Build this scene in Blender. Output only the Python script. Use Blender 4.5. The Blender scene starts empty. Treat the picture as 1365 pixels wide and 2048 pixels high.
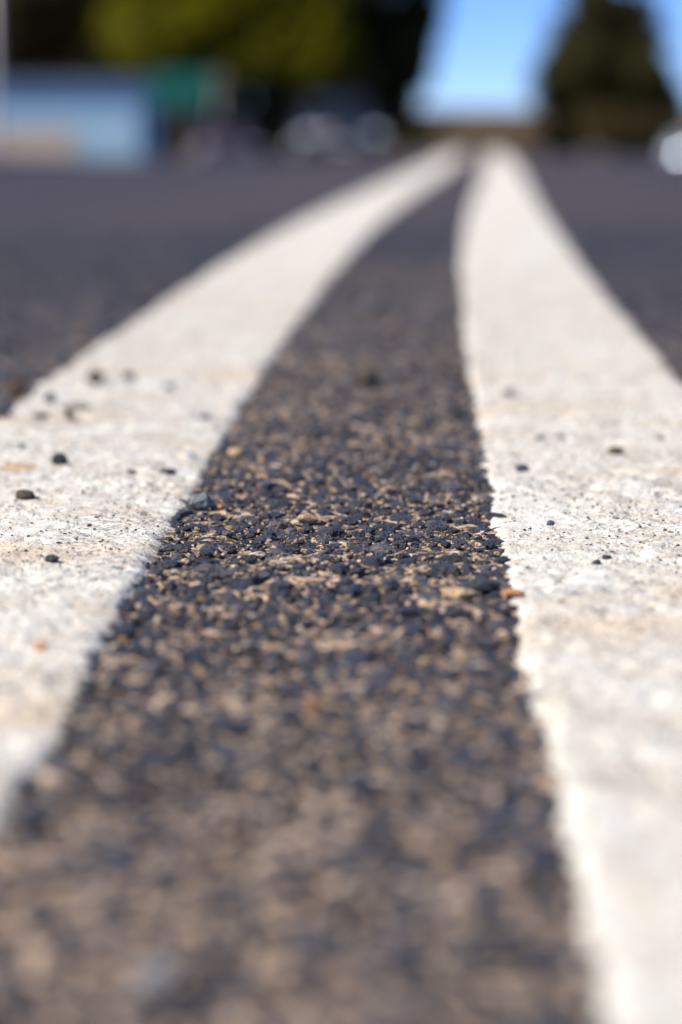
import bpy, bmesh, math, random
import numpy as np
from mathutils import Vector, Matrix

# ------------------------------------------------------------------ camera, sky, sun, exposure
SC = bpy.context.scene
COL = SC.collection
IMG_W, IMG_H = 1365.0, 2048.0
LENS, SENSOR_H = 50.0, 24.0
F = IMG_H * LENS / SENSOR_H                # focal length in photo pixels
CAM_H = 0.127                              # eye height above the road, from the 10 cm gap between the lines
HORIZON = 221.0
PITCH = math.atan((IMG_H / 2 - HORIZON) / F)

cd = bpy.data.cameras.new('camera')
cam = bpy.data.objects.new('camera', cd)
COL.objects.link(cam)
SC.camera = cam
cam.location = (0, 0, CAM_H)
cam.rotation_euler = (math.pi / 2 - PITCH, 0, 0)
cd.sensor_fit = 'VERTICAL'
cd.sensor_height = SENSOR_H
cd.sensor_width = SENSOR_H * IMG_W / IMG_H
cd.lens = LENS
cd.clip_start = 0.01
cd.clip_end = 8000
cd.dof.use_dof = True
cd.dof.focus_distance = 0.640
cd.dof.aperture_fstop = 3.6
cd.dof.aperture_blades = 7
cd.dof.aperture_rotation = math.radians(12)

SUN_EL, SUN_AZ = math.radians(44), math.radians(-106)      # azimuth from +Y towards +X
world = bpy.data.worlds.new('World')
SC.world = world
world.use_nodes = True
wn = world.node_tree
sky = wn.nodes.new('ShaderNodeTexSky')
sky.sky_type = 'NISHITA'
sky.sun_disc = False
sky.sun_elevation = SUN_EL
sky.sun_rotation = SUN_AZ % (2 * math.pi)
sky.altitude = 5000
sky.air_density = 1.0
sky.dust_density = 0.0
sky.ozone_density = 10.0
tint = wn.nodes.new('ShaderNodeMix')
tint.data_type = 'RGBA'; tint.blend_type = 'MULTIPLY'
tint.inputs[0].default_value = 1.0
tint.inputs[7].default_value = (0.98, 0.99, 1.18, 1)
wn.links.new(sky.outputs[0], tint.inputs[6])
wn.links.new(tint.outputs[2], wn.nodes['Background'].inputs[0])
wn.nodes['Background'].inputs[1].default_value = 0.10

sl = bpy.data.lights.new('sun', 'SUN')
sl.energy = 5.0
sl.angle = math.radians(0.53)
sl.color = (1.0, 0.93, 0.81)
sun = bpy.data.objects.new('sun', sl)
COL.objects.link(sun)
sd = Vector((math.sin(SUN_AZ) * math.cos(SUN_EL), math.cos(SUN_AZ) * math.cos(SUN_EL), math.sin(SUN_EL)))
sun.rotation_euler = sd.to_track_quat('Z', 'Y').to_euler()
sun.location = sd * 30

SC.view_settings.view_transform = 'Standard'
SC.view_settings.look = 'None'
SC.view_settings.exposure = 0.57
SC.view_settings.gamma = 1.0
SC.render.engine = 'CYCLES'
SC.cycles.use_denoising = True
SC.cycles.max_bounces = 6

random.seed(7)
RNG = np.random.default_rng(11)

# ------------------------------------------------------------------ helpers
def ray(px, py):
    vx, vy, vz = (px - IMG_W / 2) / F, 1.0, -(py - IMG_H / 2) / F
    c, s = math.cos(PITCH), math.sin(PITCH)
    return Vector((vx, vy * c + vz * s, -vy * s + vz * c))

def on_road(px, py, z=0.0):
    r = ray(px, py)
    return Vector((0, 0, CAM_H)) + r * ((z - CAM_H) / r.z)

def at_dist(px, dist):
    """world X of a photo column at a given distance"""
    return (px - IMG_W / 2) / F * dist

def z_at(py, dist):
    r = ray(IMG_W / 2, py)
    return CAM_H + r.z / r.y * dist

def tag(o, label=None, cat=None, group=None, kind=None):
    if label: o['label'] = label
    if cat: o['category'] = cat
    if group: o['group'] = group
    if kind: o['kind'] = kind
    return o

def link(name, me, mat=None, parent=None, loc=None):
    o = bpy.data.objects.new(name, me)
    COL.objects.link(o)
    if mat is not None and me is not None and not me.materials:
        me.materials.append(mat)
    if parent is not None: o.parent = parent
    if loc is not None: o.location = loc
    return o

def empty(name, loc, rz=0.0):
    o = bpy.data.objects.new(name, None)
    COL.objects.link(o)
    o.location = loc
    o.rotation_euler = (0, 0, rz)
    o.empty_display_size = 0.1
    return o

def np_mesh(name, verts, faces, smooth=False):
    """fast mesh from an (n,3) array and an (m,k) index array"""
    verts = np.ascontiguousarray(verts, dtype=np.float32)
    faces = np.ascontiguousarray(faces, dtype=np.int32)
    k = faces.shape[1]
    me = bpy.data.meshes.new(name)
    me.vertices.add(len(verts))
    me.vertices.foreach_set('co', verts.ravel())
    me.loops.add(faces.size)
    me.loops.foreach_set('vertex_index', faces.ravel())
    me.polygons.add(len(faces))
    me.polygons.foreach_set('loop_start', np.arange(0, faces.size, k, dtype=np.int32))
    me.polygons.foreach_set('use_smooth', np.full(len(faces), smooth, dtype=bool))
    me.update(calc_edges=True)
    me.validate()
    return me

def bm_mesh(name, bm, smooth=False):
    me = bpy.data.meshes.new(name)
    bmesh.ops.recalc_face_normals(bm, faces=bm.faces)
    bm.to_mesh(me)
    bm.free()
    for p in me.polygons: p.use_smooth = smooth
    return me

def grid_faces(nr, nc):
    i = np.arange(nr - 1)[:, None] * nc + np.arange(nc - 1)[None, :]
    i = i.ravel()
    return np.stack([i, i + 1, i + nc + 1, i + nc], 1)

def _hash(ix, iy, seed):
    h = (ix.astype(np.int64) * 374761393 + iy.astype(np.int64) * 668265263 + seed * 974711) & 0x7fffffff
    h = ((h ^ (h >> 13)) * 1274126177) & 0x7fffffff
    return ((h ^ (h >> 16)) & 0xffff) / 65535.0 * 2 - 1

def vnoise(x, y, seed=0):
    ix, iy = np.floor(x), np.floor(y)
    fx, fy = x - ix, y - iy
    fx, fy = fx * fx * (3 - 2 * fx), fy * fy * (3 - 2 * fy)
    a, b = _hash(ix, iy, seed), _hash(ix + 1, iy, seed)
    c, d = _hash(ix, iy + 1, seed), _hash(ix + 1, iy + 1, seed)
    return (a * (1 - fx) + b * fx) * (1 - fy) + (c * (1 - fx) + d * fx) * fy

def smooth01(t):
    t = np.clip(t, 0, 1)
    return t * t * (3 - 2 * t)

# box / tube / lathe pieces for the larger objects
def add_box(bm, cx, cy, cz, sx, sy, sz, bevel=0.0):
    r = bmesh.ops.create_cube(bm, size=1.0)
    bmesh.ops.scale(bm, vec=(sx, sy, sz), verts=r['verts'])
    bmesh.ops.translate(bm, vec=(cx, cy, cz), verts=r['verts'])
    if bevel:
        es = list({e for v in r['verts'] for e in v.link_edges})
        bmesh.ops.bevel(bm, geom=es, offset=bevel, segments=2, affect='EDGES', profile=0.6)

def add_tube(bm, pts, radii, seg=10):
    rings = []
    for i, p in enumerate(pts):
        p = Vector(p)
        a = Vector(pts[max(i - 1, 0)]); b = Vector(pts[min(i + 1, len(pts) - 1)])
        t = (b - a).normalized()
        n = t.orthogonal().normalized() if i == 0 else (prev - t * prev.dot(t)).normalized()
        prev = n
        bn = t.cross(n)
        rings.append([bm.verts.new(p + (n * math.cos(2 * math.pi * k / seg) + bn * math.sin(2 * math.pi * k / seg)) * radii[i]) for k in range(seg)])
    for r0, r1 in zip(rings, rings[1:]):
        for k in range(seg):
            bm.faces.new((r0[k], r0[(k + 1) % seg], r1[(k + 1) % seg], r1[k]))
    bm.faces.new(list(reversed(rings[0])))
    bm.faces.new(rings[-1])

def box_obj(name, dims, mat, parent, bevel=0.0):
    bm = bmesh.new()
    add_box(bm, *dims, bevel=bevel)
    return link(name, bm_mesh(name, bm), mat, parent)

# ------------------------------------------------------------------ materials
def new_mat(name):
    m = bpy.data.materials.new(name)
    m.use_nodes = True
    nt = m.node_tree
    return m, nt, nt.nodes, nt.links, nt.nodes['Principled BSDF']

def N(nt, t, **kw):
    n = nt.nodes.new(t)
    for k, v in kw.items():
        if k.startswith('i_'): n.inputs[k[2:].replace('_', ' ')].default_value = v
        else: setattr(n, k, v)
    return n

def ramp(nt, fac, stops, interp='LINEAR'):
    r = nt.nodes.new('ShaderNodeValToRGB')
    r.color_ramp.interpolation = interp
    el = r.color_ramp.elements
    while len(el) < len(stops): el.new(0.5)
    for e, (p, c) in zip(el, stops):
        e.position = p
        e.color = (c[0], c[1], c[2], 1) if isinstance(c, (tuple, list)) else (c, c, c, 1)
    nt.links.new(fac, r.inputs[0])
    return r.outputs[0]

def mixc(nt, fac, a, b, mode='MIX'):
    m = nt.nodes.new('ShaderNodeMix')
    m.data_type = 'RGBA'; m.blend_type = mode
    for s, v in ((m.inputs[0], fac), (m.inputs[6], a), (m.inputs[7], b)):
        if isinstance(v, (int, float)): s.default_value = v
        elif isinstance(v, tuple): s.default_value = (v[0], v[1], v[2], 1)
        else: nt.links.new(v, s)
    return m.outputs[2]

def noise(nt, co, scale, detail=3.0, rough=0.6, sc3=None):
    n = nt.nodes.new('ShaderNodeTexNoise')
    n.inputs['Scale'].default_value = scale
    n.inputs['Detail'].default_value = detail
    n.inputs['Roughness'].default_value = rough
    if sc3:
        mp = nt.nodes.new('ShaderNodeMapping')
        mp.inputs['Scale'].default_value = sc3
        nt.links.new(co, mp.inputs['Vector'])
        co = mp.outputs[0]
    nt.links.new(co, n.inputs['Vector'])
    return n.outputs['Fac']

def bump(nt, h, strength, dist, b):
    n = nt.nodes.new('ShaderNodeBump')
    n.inputs['Strength'].default_value = strength
    n.inputs['Distance'].default_value = dist
    nt.links.new(h, n.inputs['Height'])
    nt.links.new(n.outputs[0], b.inputs['Normal'])

def geo_pos(nt):
    return nt.nodes.new('ShaderNodeNewGeometry').outputs['Position']

def simple_mat(name, col, rough=0.6, metal=0.0, var=0.0, scale=3.0, spec=0.5):
    m, nt, nd, ln, b = new_mat(name)
    b.inputs['Roughness'].default_value = rough
    b.inputs['Metallic'].default_value = metal
    b.inputs['Specular IOR Level'].default_value = spec
    if var:
        tc = nt.nodes.new('ShaderNodeTexCoord')
        f = noise(nt, tc.outputs['Object'], scale, 4)
        lo = tuple(c * (1 - var) for c in col); hi = tuple(min(1, c * (1 + var)) for c in col)
        ln.new(ramp(nt, f, [(0.3, lo), (0.7, hi)]), b.inputs['Base Color'])
    else:
        b.inputs['Base Color'].default_value = (*col, 1)
    return m

# dusty binder of the asphalt; beyond the built stones the material carries the aggregate on
def make_road_mat():
    m, nt, nd, ln, b = new_mat('asphalt_matrix')
    p = geo_pos(nt)
    n1 = noise(nt, p, 210, 3, 0.6)
    n2 = noise(nt, p, 900, 2, 0.7)
    v = N(nt, 'ShaderNodeTexVoronoi'); v.inputs['Scale'].default_value = 620
    ln.new(p, v.inputs['Vector'])
    sep = nt.nodes.new('ShaderNodeSeparateColor'); ln.new(v.outputs['Color'], sep.inputs[0])
    sand = ramp(nt, sep.outputs[0], [(0.0, (0.05, 0.042, 0.042)), (0.24, (0.19, 0.145, 0.115)), (0.50, (0.46, 0.33, 0.225)), (0.78, (0.66, 0.45, 0.27)), (0.94, (0.62, 0.53, 0.44))])
    tar = (0.036, 0.033, 0.042)
    mx = ramp(nt, n1, [(0.39, 0.0), (0.54, 1.0)])
    near = mixc(nt, mx, tar, sand)
    big = noise(nt, p, 4.0, 3, 0.6)
    near = mixc(nt, ramp(nt, big, [(0.42, 0.0), (0.75, 0.35)]), near, (0.07, 0.058, 0.058))
    v2 = N(nt, 'ShaderNodeTexVoronoi'); v2.inputs['Scale'].default_value = 115
    ln.new(p, v2.inputs['Vector'])
    sep2 = nt.nodes.new('ShaderNodeSeparateColor'); ln.new(v2.outputs['Color'], sep2.inputs[0])
    stone = ramp(nt, sep2.outputs[0], [(0.0, (0.014, 0.016, 0.027)), (0.6, (0.027, 0.029, 0.045)), (1.0, (0.055, 0.051, 0.066))])
    far = mixc(nt, ramp(nt, v2.outputs['Distance'], [(0.50, 0.0), (0.70, 0.7)]), stone, (0.10, 0.082, 0.080))
    far = mixc(nt, ramp(nt, noise(nt, p, 1.7, 4, 0.6), [(0.4, 0.0), (0.65, 0.55)]), far, (0.060, 0.053, 0.060))
    far = mixc(nt, ramp(nt, noise(nt, p, 1.1, 4, 0.6, (2.2, 0.35, 1.0)), [(0.52, 0.0), (0.68, 0.55)]), far, (0.022, 0.022, 0.03))
    at = N(nt, 'ShaderNodeAttribute', attribute_name='near')
    ln.new(mixc(nt, at.outputs['Fac'], far, near), b.inputs['Base Color'])
    b.inputs['Roughness'].default_value = 0.85
    b.inputs['Specular IOR Level'].default_value = 0.15
    bump(nt, n2, 0.7, 0.0012, b)
    return m

def make_stone_mat(name, stops, scale=150, rough=0.55, grain=1400, spec=0.5, dust=0.35):
    m, nt, nd, ln, b = new_mat(name)
    p = geo_pos(nt)
    at = N(nt, 'ShaderNodeAttribute', attribute_name='tone')
    oi = nt.nodes.new('ShaderNodeObjectInfo')
    sm = nt.nodes.new('ShaderNodeMath'); sm.operation = 'ADD'
    ln.new(at.outputs['Fac'], sm.inputs[0]); ln.new(oi.outputs['Random'], sm.inputs[1])
    fr = nt.nodes.new('ShaderNodeMath'); fr.operation = 'FRACT'; ln.new(sm.outputs[0], fr.inputs[0])
    n0 = noise(nt, p, scale, 1, 0.5)
    mm = nt.nodes.new('ShaderNodeMix'); mm.inputs[0].default_value = 0.6
    ln.new(n0, mm.inputs[2]); ln.new(fr.outputs[0], mm.inputs[3])
    c = ramp(nt, mm.outputs[0], stops)
    g = noise(nt, p, grain, 3, 0.7)
    c = mixc(nt, ramp(nt, g, [(0.35, 0.0), (0.7, 0.5)]), c, mixc(nt, 0.5, c, (0.10, 0.10, 0.115)))
    fine = noise(nt, p, 420, 3, 0.7)
    c = mixc(nt, ramp(nt, fine, [(0.56, 0.0), (0.66, dust)]), c, (0.34, 0.25, 0.17))
    ln.new(c, b.inputs['Base Color'])
    ln.new(ramp(nt, g, [(0.3, rough - 0.12), (0.7, rough + 0.2)]), b.inputs['Roughness'])
    b.inputs['Specular IOR Level'].default_value = spec
    ad = nt.nodes.new('ShaderNodeMath'); ad.operation = 'MULTIPLY_ADD'
    ln.new(fine, ad.inputs[0]); ad.inputs[1].default_value = 2.6; ln.new(g, ad.inputs[2])
    bump(nt, ad.outputs[0], 1.0, 0.0011, b)
    return m

def make_paint_mat():
    m, nt, nd, ln, b = new_mat('road_paint')
    p = geo_pos(nt)
    mott = noise(nt, p, 55, 4, 0.65)
    base = ramp(nt, mott, [(0.30, (0.62, 0.58, 0.49)), (0.5, (0.745, 0.732, 0.658)), (0.72, (0.805, 0.81, 0.76))])
    # tan dust trodden in
    d = noise(nt, p, 26, 4, 0.7)
    base = mixc(nt, ramp(nt, d, [(0.50, 0.0), (0.72, 0.6)]), base, (0.60, 0.49, 0.36))
    st = noise(nt, p, 7.0, 3, 0.6, (1.0, 2.2, 1.0))
    base = mixc(nt, ramp(nt, st, [(0.54, 0.0), (0.70, 0.55)]), base, (0.68, 0.50, 0.31))
    # grit: pale, tan and dark grains sunk in the surface
    v = N(nt, 'ShaderNodeTexVoronoi'); v.inputs['Scale'].default_value = 1100
    ln.new(p, v.inputs['Vector'])
    sep = nt.nodes.new('ShaderNodeSeparateColor'); ln.new(v.outputs['Color'], sep.inputs[0])
    grit = ramp(nt, sep.outputs[1], [(0.0, (0.06, 0.065, 0.085)), (0.35, (0.30, 0.22, 0.15)), (0.7, (0.62, 0.45, 0.28)), (1.0, (0.32, 0.35, 0.40))])
    mask = ramp(nt, sep.outputs[0], [(0.62, 0.0), (0.68, 0.8)])
    wear = ramp(nt, noise(nt, p, 38, 3, 0.6), [(0.36, 0.3), (0.58, 1.0)])
    base = mixc(nt, mixc(nt, 1.0, mask, wear, 'MULTIPLY'), base, grit)
    # hairline cracks, mostly across the line
    cr = noise(nt, p, 60, 5, 0.65, (0.28, 1.3, 1.0))
    crm = ramp(nt, cr, [(0.485, 0.0), (0.497, 0.75), (0.503, 0.75), (0.515, 0.0)])
    zone = ramp(nt, noise(nt, p, 21, 2, 0.5), [(0.50, 0.0), (0.62, 1.0)])
    base = mixc(nt, mixc(nt, 1.0, crm, zone, 'MULTIPLY'), base, (0.12, 0.12, 0.14))
    ln.new(base, b.inputs['Base Color'])
    b.inputs['Roughness'].default_value = 0.7
    b.inputs['Specular IOR Level'].default_value = 0.3
    g = noise(nt, p, 1100, 3, 0.75)
    bump(nt, g, 1.0, 0.0009, b)
    return m

M_ROAD = make_road_mat()
DARK = [(0.25, (0.007, 0.011, 0.021)), (0.5, (0.014, 0.020, 0.035)), (0.66, (0.034, 0.038, 0.053)), (0.76, (0.085, 0.080, 0.085)), (0.83, (0.19, 0.15, 0.125))]
M_AGG = make_stone_mat('basalt_aggregate', DARK, rough=0.42, spec=0.6, dust=0.28)
M_PAINT = make_paint_mat()

def pebble_mat(name, col, dust=0.2):
    lo = tuple(c * 0.6 for c in col); hi = tuple(min(0.9, c * 1.5) for c in col)
    return make_stone_mat(name, [(0.35, lo), (0.65, hi)], scale=260, grain=1500, dust=dust)

M_PEB = {
    'dark': pebble_mat('dark_pebble', (0.028, 0.032, 0.040)),
    'blue': pebble_mat('blue_grey_pebble', (0.05, 0.075, 0.11)),
    'green': pebble_mat('green_grey_pebble', (0.26, 0.33, 0.32), 0.1),
    'olive': pebble_mat('olive_pebble', (0.085, 0.065, 0.032)),
    'rust': pebble_mat('rust_brown_pebble', (0.13, 0.055, 0.03)),
    'orange': pebble_mat('orange_pebble', (0.60, 0.28, 0.11), 0.0),
    'tan': pebble_mat('tan_pebble', (0.48, 0.33, 0.18), 0.1),
    'pale': pebble_mat('pale_grey_pebble', (0.25, 0.24, 0.24), 0.0),
    'grey': pebble_mat('grey_pebble', (0.17, 0.18, 0.185)),
}

# ------------------------------------------------------------------ the road: centre line and profile
_pts = [(2048, None, 1188), (1690, 0, 1135), (1500, 100, 1092), (1300, 200, 1053), (1230, 240, 1037), (1080, 330, 1000),
        (920, 430, 965), (790, 500, 943), (640, 600, 915), (520, 700, 912)]
_D, _C = [], []
for y, a, b_ in _pts:
    R = on_road(b_, y)
    _D.append(R.y)
    _C.append(R.x - 0.05 if a is None else (R.x + on_road(a, y).x) / 2)
_D += [2.54, 4.6, 6.3, 8.1, 10.0]       # farther on, distance from the spacing of the two lines
_C += [0.101, 0.248, 0.367, 0.494, 0.624]
_poly = np.polyfit(np.array(_D), np.array(_C), 5, w=1 / np.sqrt(np.array(_D)))
_dp = np.polyder(_poly)
D_JOIN = 8.1
_c1, _s1 = np.polyval(_poly, D_JOIN), np.polyval(_dp, D_JOIN)
D_BACK = 0.28
_c0, _s0 = np.polyval(_poly, D_BACK), np.polyval(_dp, D_BACK)

def centre(y):
    y = np.asarray(y, dtype=float)
    mid = np.polyval(_poly, np.clip(y, D_BACK, D_JOIN))
    after = np.clip(y - D_JOIN, 0, None)
    s_end = 0.065
    t = np.clip(after / 12.0, 0, 1)
    far = _s1 * after + (s_end - _s1) * np.where(after < 12, after ** 2 / 24.0, after - 6.0)
    bend = np.clip(y - 110, 0, None)
    far = far + 0.0016 * bend ** 2
    before = np.clip(D_BACK - y, 0, None)
    return mid + far - np.clip(_s0, 0.0, 0.05) * before

DOWNHILL = 0.025
# slope of the road along its length: level at the camera, a slight fall, then over a crest
_sy = np.concatenate([np.arange(-60, 20, 0.02), np.arange(20, 6000, 1.0)])
_ss = np.interp(_sy, [1.5, 3.0, 9.0, 15.25, 140.0, 190.0], [0.0, 0.010, 0.010, DOWNHILL, DOWNHILL, 0.0])
_sz = -np.concatenate([[0.0], np.cumsum((_ss[1:] + _ss[:-1]) / 2 * np.diff(_sy))])
def profile(y):
    return np.interp(np.asarray(y, dtype=float), _sy, _sz)

def camber(u):
    return -0.024 * np.clip(np.abs(u) - 0.16, 0, 4.6)

def ground_z(y):
    return float(profile(y))

def GROW(a, b, step, knee):
    out = [a]
    while out[-1] < b:
        out.append(out[-1] + step * max(1.0, out[-1] / knee) ** 2.2)
    return np.array(out[:-1])

ROAD_HALF = 4.6
rows = np.concatenate([np.array([-40, -30, -20, -12, -7, -4, -2, -1.0, -0.4, -0.1, 0.05, 0.15]),
                       GROW(0.22, 14.0, 0.0022, 1.1), np.arange(15, 200, 1.5), np.arange(200, 420, 10)])
cols = np.concatenate([[-4.6, -3.6, -2.5, -1.5, -1.0, -0.7, -0.5], np.arange(-0.40, -0.16, 0.005), np.arange(-0.16, 0.16, 0.0022),
                       np.arange(0.16, 0.41, 0.005), [0.5, 0.7, 1.0, 1.5, 2.5, 3.6, 4.6]])
YY, UU = np.meshgrid(rows, cols, indexing='ij')
XX = centre(YY) + UU
ZZ = profile(YY) + camber(UU)
fade = 1 - smooth01((YY - 1.6) / 1.2)
fade = fade * smooth01((YY - 0.15) / 0.1) * (1 - smooth01((np.abs(UU) - 0.40) / 0.1))
ZZ = ZZ + fade * (-0.0001 + 0.0010 * vnoise(XX * 130, YY * 130, 1) + 0.0006 * vnoise(XX * 330, YY * 330, 2) + 0.0004 * vnoise(XX * 40, YY * 40, 3))
road_me = np_mesh('road', np.stack([XX, YY, ZZ], -1).reshape(-1, 3), grid_faces(len(rows), len(cols)), True)
att = road_me.attributes.new('near', 'FLOAT', 'POINT')
STONE_FAR = 2.5
nearv = (1 - 0.95 * smooth01((YY - 0.75) / 1.1)) * (1 - smooth01((np.abs(XX) - 0.163 * YY - 0.02) / 0.03)) * smooth01((YY - 0.12) / 0.1) * (1 - smooth01((np.abs(UU) - 0.42) / 0.15))
att.data.foreach_set('value', nearv.ravel().astype(np.float32))
road = link('road', road_me, M_ROAD)
tag(road, kind='structure')

# ------------------------------------------------------------------ the two painted lines
def line_edge(y, which, seed):
    """ragged edge, metres from the centre line"""
    e = 0.0009 * vnoise(y * 70, y * 0 + seed, seed) + 0.0010 * vnoise(y * 190, y * 0 + seed, seed + 5) + 0.0010 * vnoise(y * 430, y * 0 + seed, seed + 6) + 0.0012 * vnoise(y * 17, y * 0, seed + 9)
    return which + e * (1 - smooth01((y - 2.0) / 3.0))

def paint_height(x, y):
    f = 1 - smooth01((y - 1.2) / 2.2)
    f2 = 1 - smooth01((y - 0.85) / 0.9)
    pit = smooth01((vnoise(x * 150, y * 150, 25) * 0.6 + vnoise(x * 330, y * 330, 26) * 0.4 - 0.34) / 0.22)
    return 0.0021 + f * (-0.0011 * f2 * pit + 0.0006 * vnoise(x * 70, y * 70, 21) + 0.00045 * vnoise(x * 190, y * 190, 22) + 0.00032 * f2 * vnoise(x * 420, y * 420, 23)
                         + 0.0005 * vnoise(x * 22, y * 40, 24))

LINE_IN, LINE_OUT = 0.050, 0.150
def painted_line(sign, seed, label):
    ys = np.concatenate([np.array([-40, -25, -12, -6, -3, -1.5, -0.6, -0.2, 0.0, 0.1, 0.17]), GROW(0.22, 14.0, 0.0011, 0.95), np.arange(14.6, 200, 1.5), np.arange(200, 420, 10)])
    k = 104
    s = np.concatenate([[-0.010, -0.004], np.linspace(0, 1, k), [1.004, 1.010]])
    s[0], s[1], s[-2], s[-1] = 0, 0, 1, 1
    e0 = line_edge(ys, LINE_IN, seed)
    e1 = line_edge(ys, LINE_OUT, seed + 40)
    U = e0[:, None] + (e1 - e0)[:, None] * s[None, :]
    Y = np.repeat(ys[:, None], len(s), 1)
    edge = np.minimum(U - e0[:, None], e1[:, None] - U)
    X = centre(Y) + sign * U
    lip = np.sqrt(np.clip(1 - (1 - np.clip(edge / 0.006, 0, 1)) ** 2, 0, 1))
    Z = profile(Y) + paint_height(X, Y) * (0.05 + 0.95 * lip)
    # skirts down into the road
    Z[:, 0] = profile(ys) - 0.003; Z[:, -1] = profile(ys) - 0.003
    V = np.stack([X, Y, Z], -1).reshape(-1, 3)
    fc = grid_faces(len(ys), len(s))
    if sign < 0: fc = fc[:, ::-1]
    o = link('painted_line', np_mesh('painted_line', V, fc, True), M_PAINT, road)
    o['label'] = label
    return o

painted_line(-1, 101, 'worn white line strewn with many dark stones and tan dust')
painted_line(1, 202, 'worn white line with only a few small stones on it')

# ------------------------------------------------------------------ aggregate stones in the asphalt
def stone_template(seed, npts=20, flat=0.62, rough=0.16):
    r = random.Random(seed)
    bm = bmesh.new()
    for i in range(npts):
        t = (i + 0.5) / npts
        ph = math.acos(1 - 2 * t); th = math.pi * (1 + 5 ** 0.5) * i + r.uniform(-0.4, 0.4)
        k = 1 + r.uniform(-rough, rough)
        x, y, z = math.sin(ph) * math.cos(th) * k, math.sin(ph) * math.sin(th) * k * r.uniform(0.86, 1.0), math.cos(ph) * k
        z = max(-0.8, min(0.72, z))
        bm.verts.new((x, y, z * flat))
    res = bmesh.ops.convex_hull(bm, input=bm.verts)
    bmesh.ops.delete(bm, geom=[v for v in bm.verts if not v.link_faces], context='VERTS')
    bmesh.ops.triangulate(bm, faces=bm.faces)
    bmesh.ops.recalc_face_normals(bm, faces=bm.faces)
    bm.verts.index_update()
    V = np.array([v.co[:] for v in bm.verts]); Fc = np.array([[v.index for v in f.verts] for f in bm.faces])
    bm.free()
    return V, Fc

TPL = [stone_template(s, 22 if s < 10 else 14) for s in range(16)]

def join_instances(name, items, tpls, smooth=False):
    """items: (x, y, z, rx, ry, rz, sx, sy, sz, template)"""
    VV, FF, off = [], [], 0
    for it in items:
        x, y, z, rx, ry, rz, sx, sy, sz, t = it
        V, Fc = tpls[t]
        ca, sa = math.cos(rz), math.sin(rz)
        P = V * (sx, sy, sz)
        P = np.stack([P[:, 0], P[:, 1], P[:, 2] + rx * P[:, 1] + ry * P[:, 0]], 1)
        P = np.stack([P[:, 0] * ca - P[:, 1] * sa + x, P[:, 0] * sa + P[:, 1] * ca + y, P[:, 2] + z], 1)
        VV.append(P); FF.append(Fc + off); off += len(V)
    me = np_mesh(name, np.concatenate(VV), np.concatenate(FF), smooth)
    a = me.attributes.new('tone', 'FLOAT', 'POINT')
    tone = np.random.default_rng(3).random(len(items)).astype(np.float32)
    a.data.foreach_set('value', np.repeat(tone, [len(v) for v in VV]))
    return me

def in_view(x, y, m=0.04):
    return abs(x) < 0.163 * y + m

class Darts:
    def __init__(self, cell=0.012):
        self.c = cell; self.g = {}
    def free(self, x, y, r, k=0.86):
        i, j = int(math.floor(x / self.c)), int(math.floor(y / self.c))
        for a in (-1, 0, 1):
            for b in (-1, 0, 1):
                for (px, py, pr) in self.g.get((i + a, j + b), ()):
                    d = (pr + r) * k
                    if (px - x) ** 2 + (py - y) ** 2 < d * d: return False
        return True
    def add(self, x, y, r):
        self.g.setdefault((int(math.floor(x / self.c)), int(math.floor(y / self.c))), []).append((x, y, r))

darts = Darts(0.0095)
stones = []
rr = random.Random(5)
CY = np.linspace(0, 3, 3001); CC = centre(CY)
def cen(y): return CC[min(3000, max(0, int(y * 1000)))]

def throw(n, r0, r1, y0, y1, k):
    made = 0
    for _ in range(n):
        y = math.sqrt(rr.uniform(y0 * y0, y1 * y1))
        x = rr.uniform(-0.163 * y - 0.04, 0.163 * y + 0.04)
        r = rr.uniform(r0, r1)
        u = x - cen(y)
        if LINE_IN + 0.0012 < abs(u) < LINE_OUT - 0.0012: continue
        if not darts.free(x, y, r, k): continue
        darts.add(x, y, r)
        stones.append((x, y, r, u))
        made += 1
    return made

throw(5000, 0.0032, 0.0046, 0.24, STONE_FAR, 1.0)
throw(40000, 0.0021, 0.0032, 0.24, STONE_FAR, 0.95)
throw(50000, 0.0011, 0.0021, 0.24, 1.6, 0.94)
throw(24000, 0.0011, 0.0022, 0.24, 0.85, 0.88)

def stone_item(s):
    x, y, r, u = s
    top = rr.uniform(0.0003, 0.0016) + (0.0007 if r > 0.0032 else 0) + (0.0009 if rr.random() < 0.08 else 0)
    sx, sy, sz = r * rr.uniform(0.95, 1.45), r * rr.uniform(0.75, 1.05), r * rr.uniform(0.8, 1.15)
    t = rr.randrange(10) if y < 1.5 else rr.randrange(10, 16)
    z = ground_z(y) + float(camber(u)) + top - sz * 0.62 * 0.70
    return (x, y, z, rr.uniform(-0.22, 0.22), rr.uniform(-0.22, 0.22), rr.uniform(0, 6.28), sx, sy, sz, t)

# the stones that show largest and sharpest in the gap become parts of their own
def show(s):
    x, y, r, u = s
    if abs(u) > 0.05 or not in_view(x, y, -0.004) or y < 0.47 or y > 0.86: return -1
    return r / y
order = sorted(range(len(stones)), key=lambda i: -show(stones[i]))
solo = [i for i in order[:300] if show(stones[i]) > 0]
solo_set = set(solo)
tpl_me = []
for ti in range(10):
    V, Fc = TPL[ti]
    me = np_mesh('aggregate_stone', V, Fc, False)
    me.materials.append(M_AGG)
    tpl_me.append(me)
for i in solo:
    x, y, z, rx, ry, rz, sx, sy, sz, t = stone_item(stones[i])
    o = link('aggregate_stone', tpl_me[t % 10], None, road, (x, y, z))
    o.rotation_euler = (rx, ry, rz)
    o.scale = (sx, sy, sz)
rest = [stone_item(s) for i, s in enumerate(stones) if i not in solo_set]
agg = link('aggregate', join_instances('aggregate', rest, TPL), M_AGG, road)
tag(agg, kind='stuff')

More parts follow.
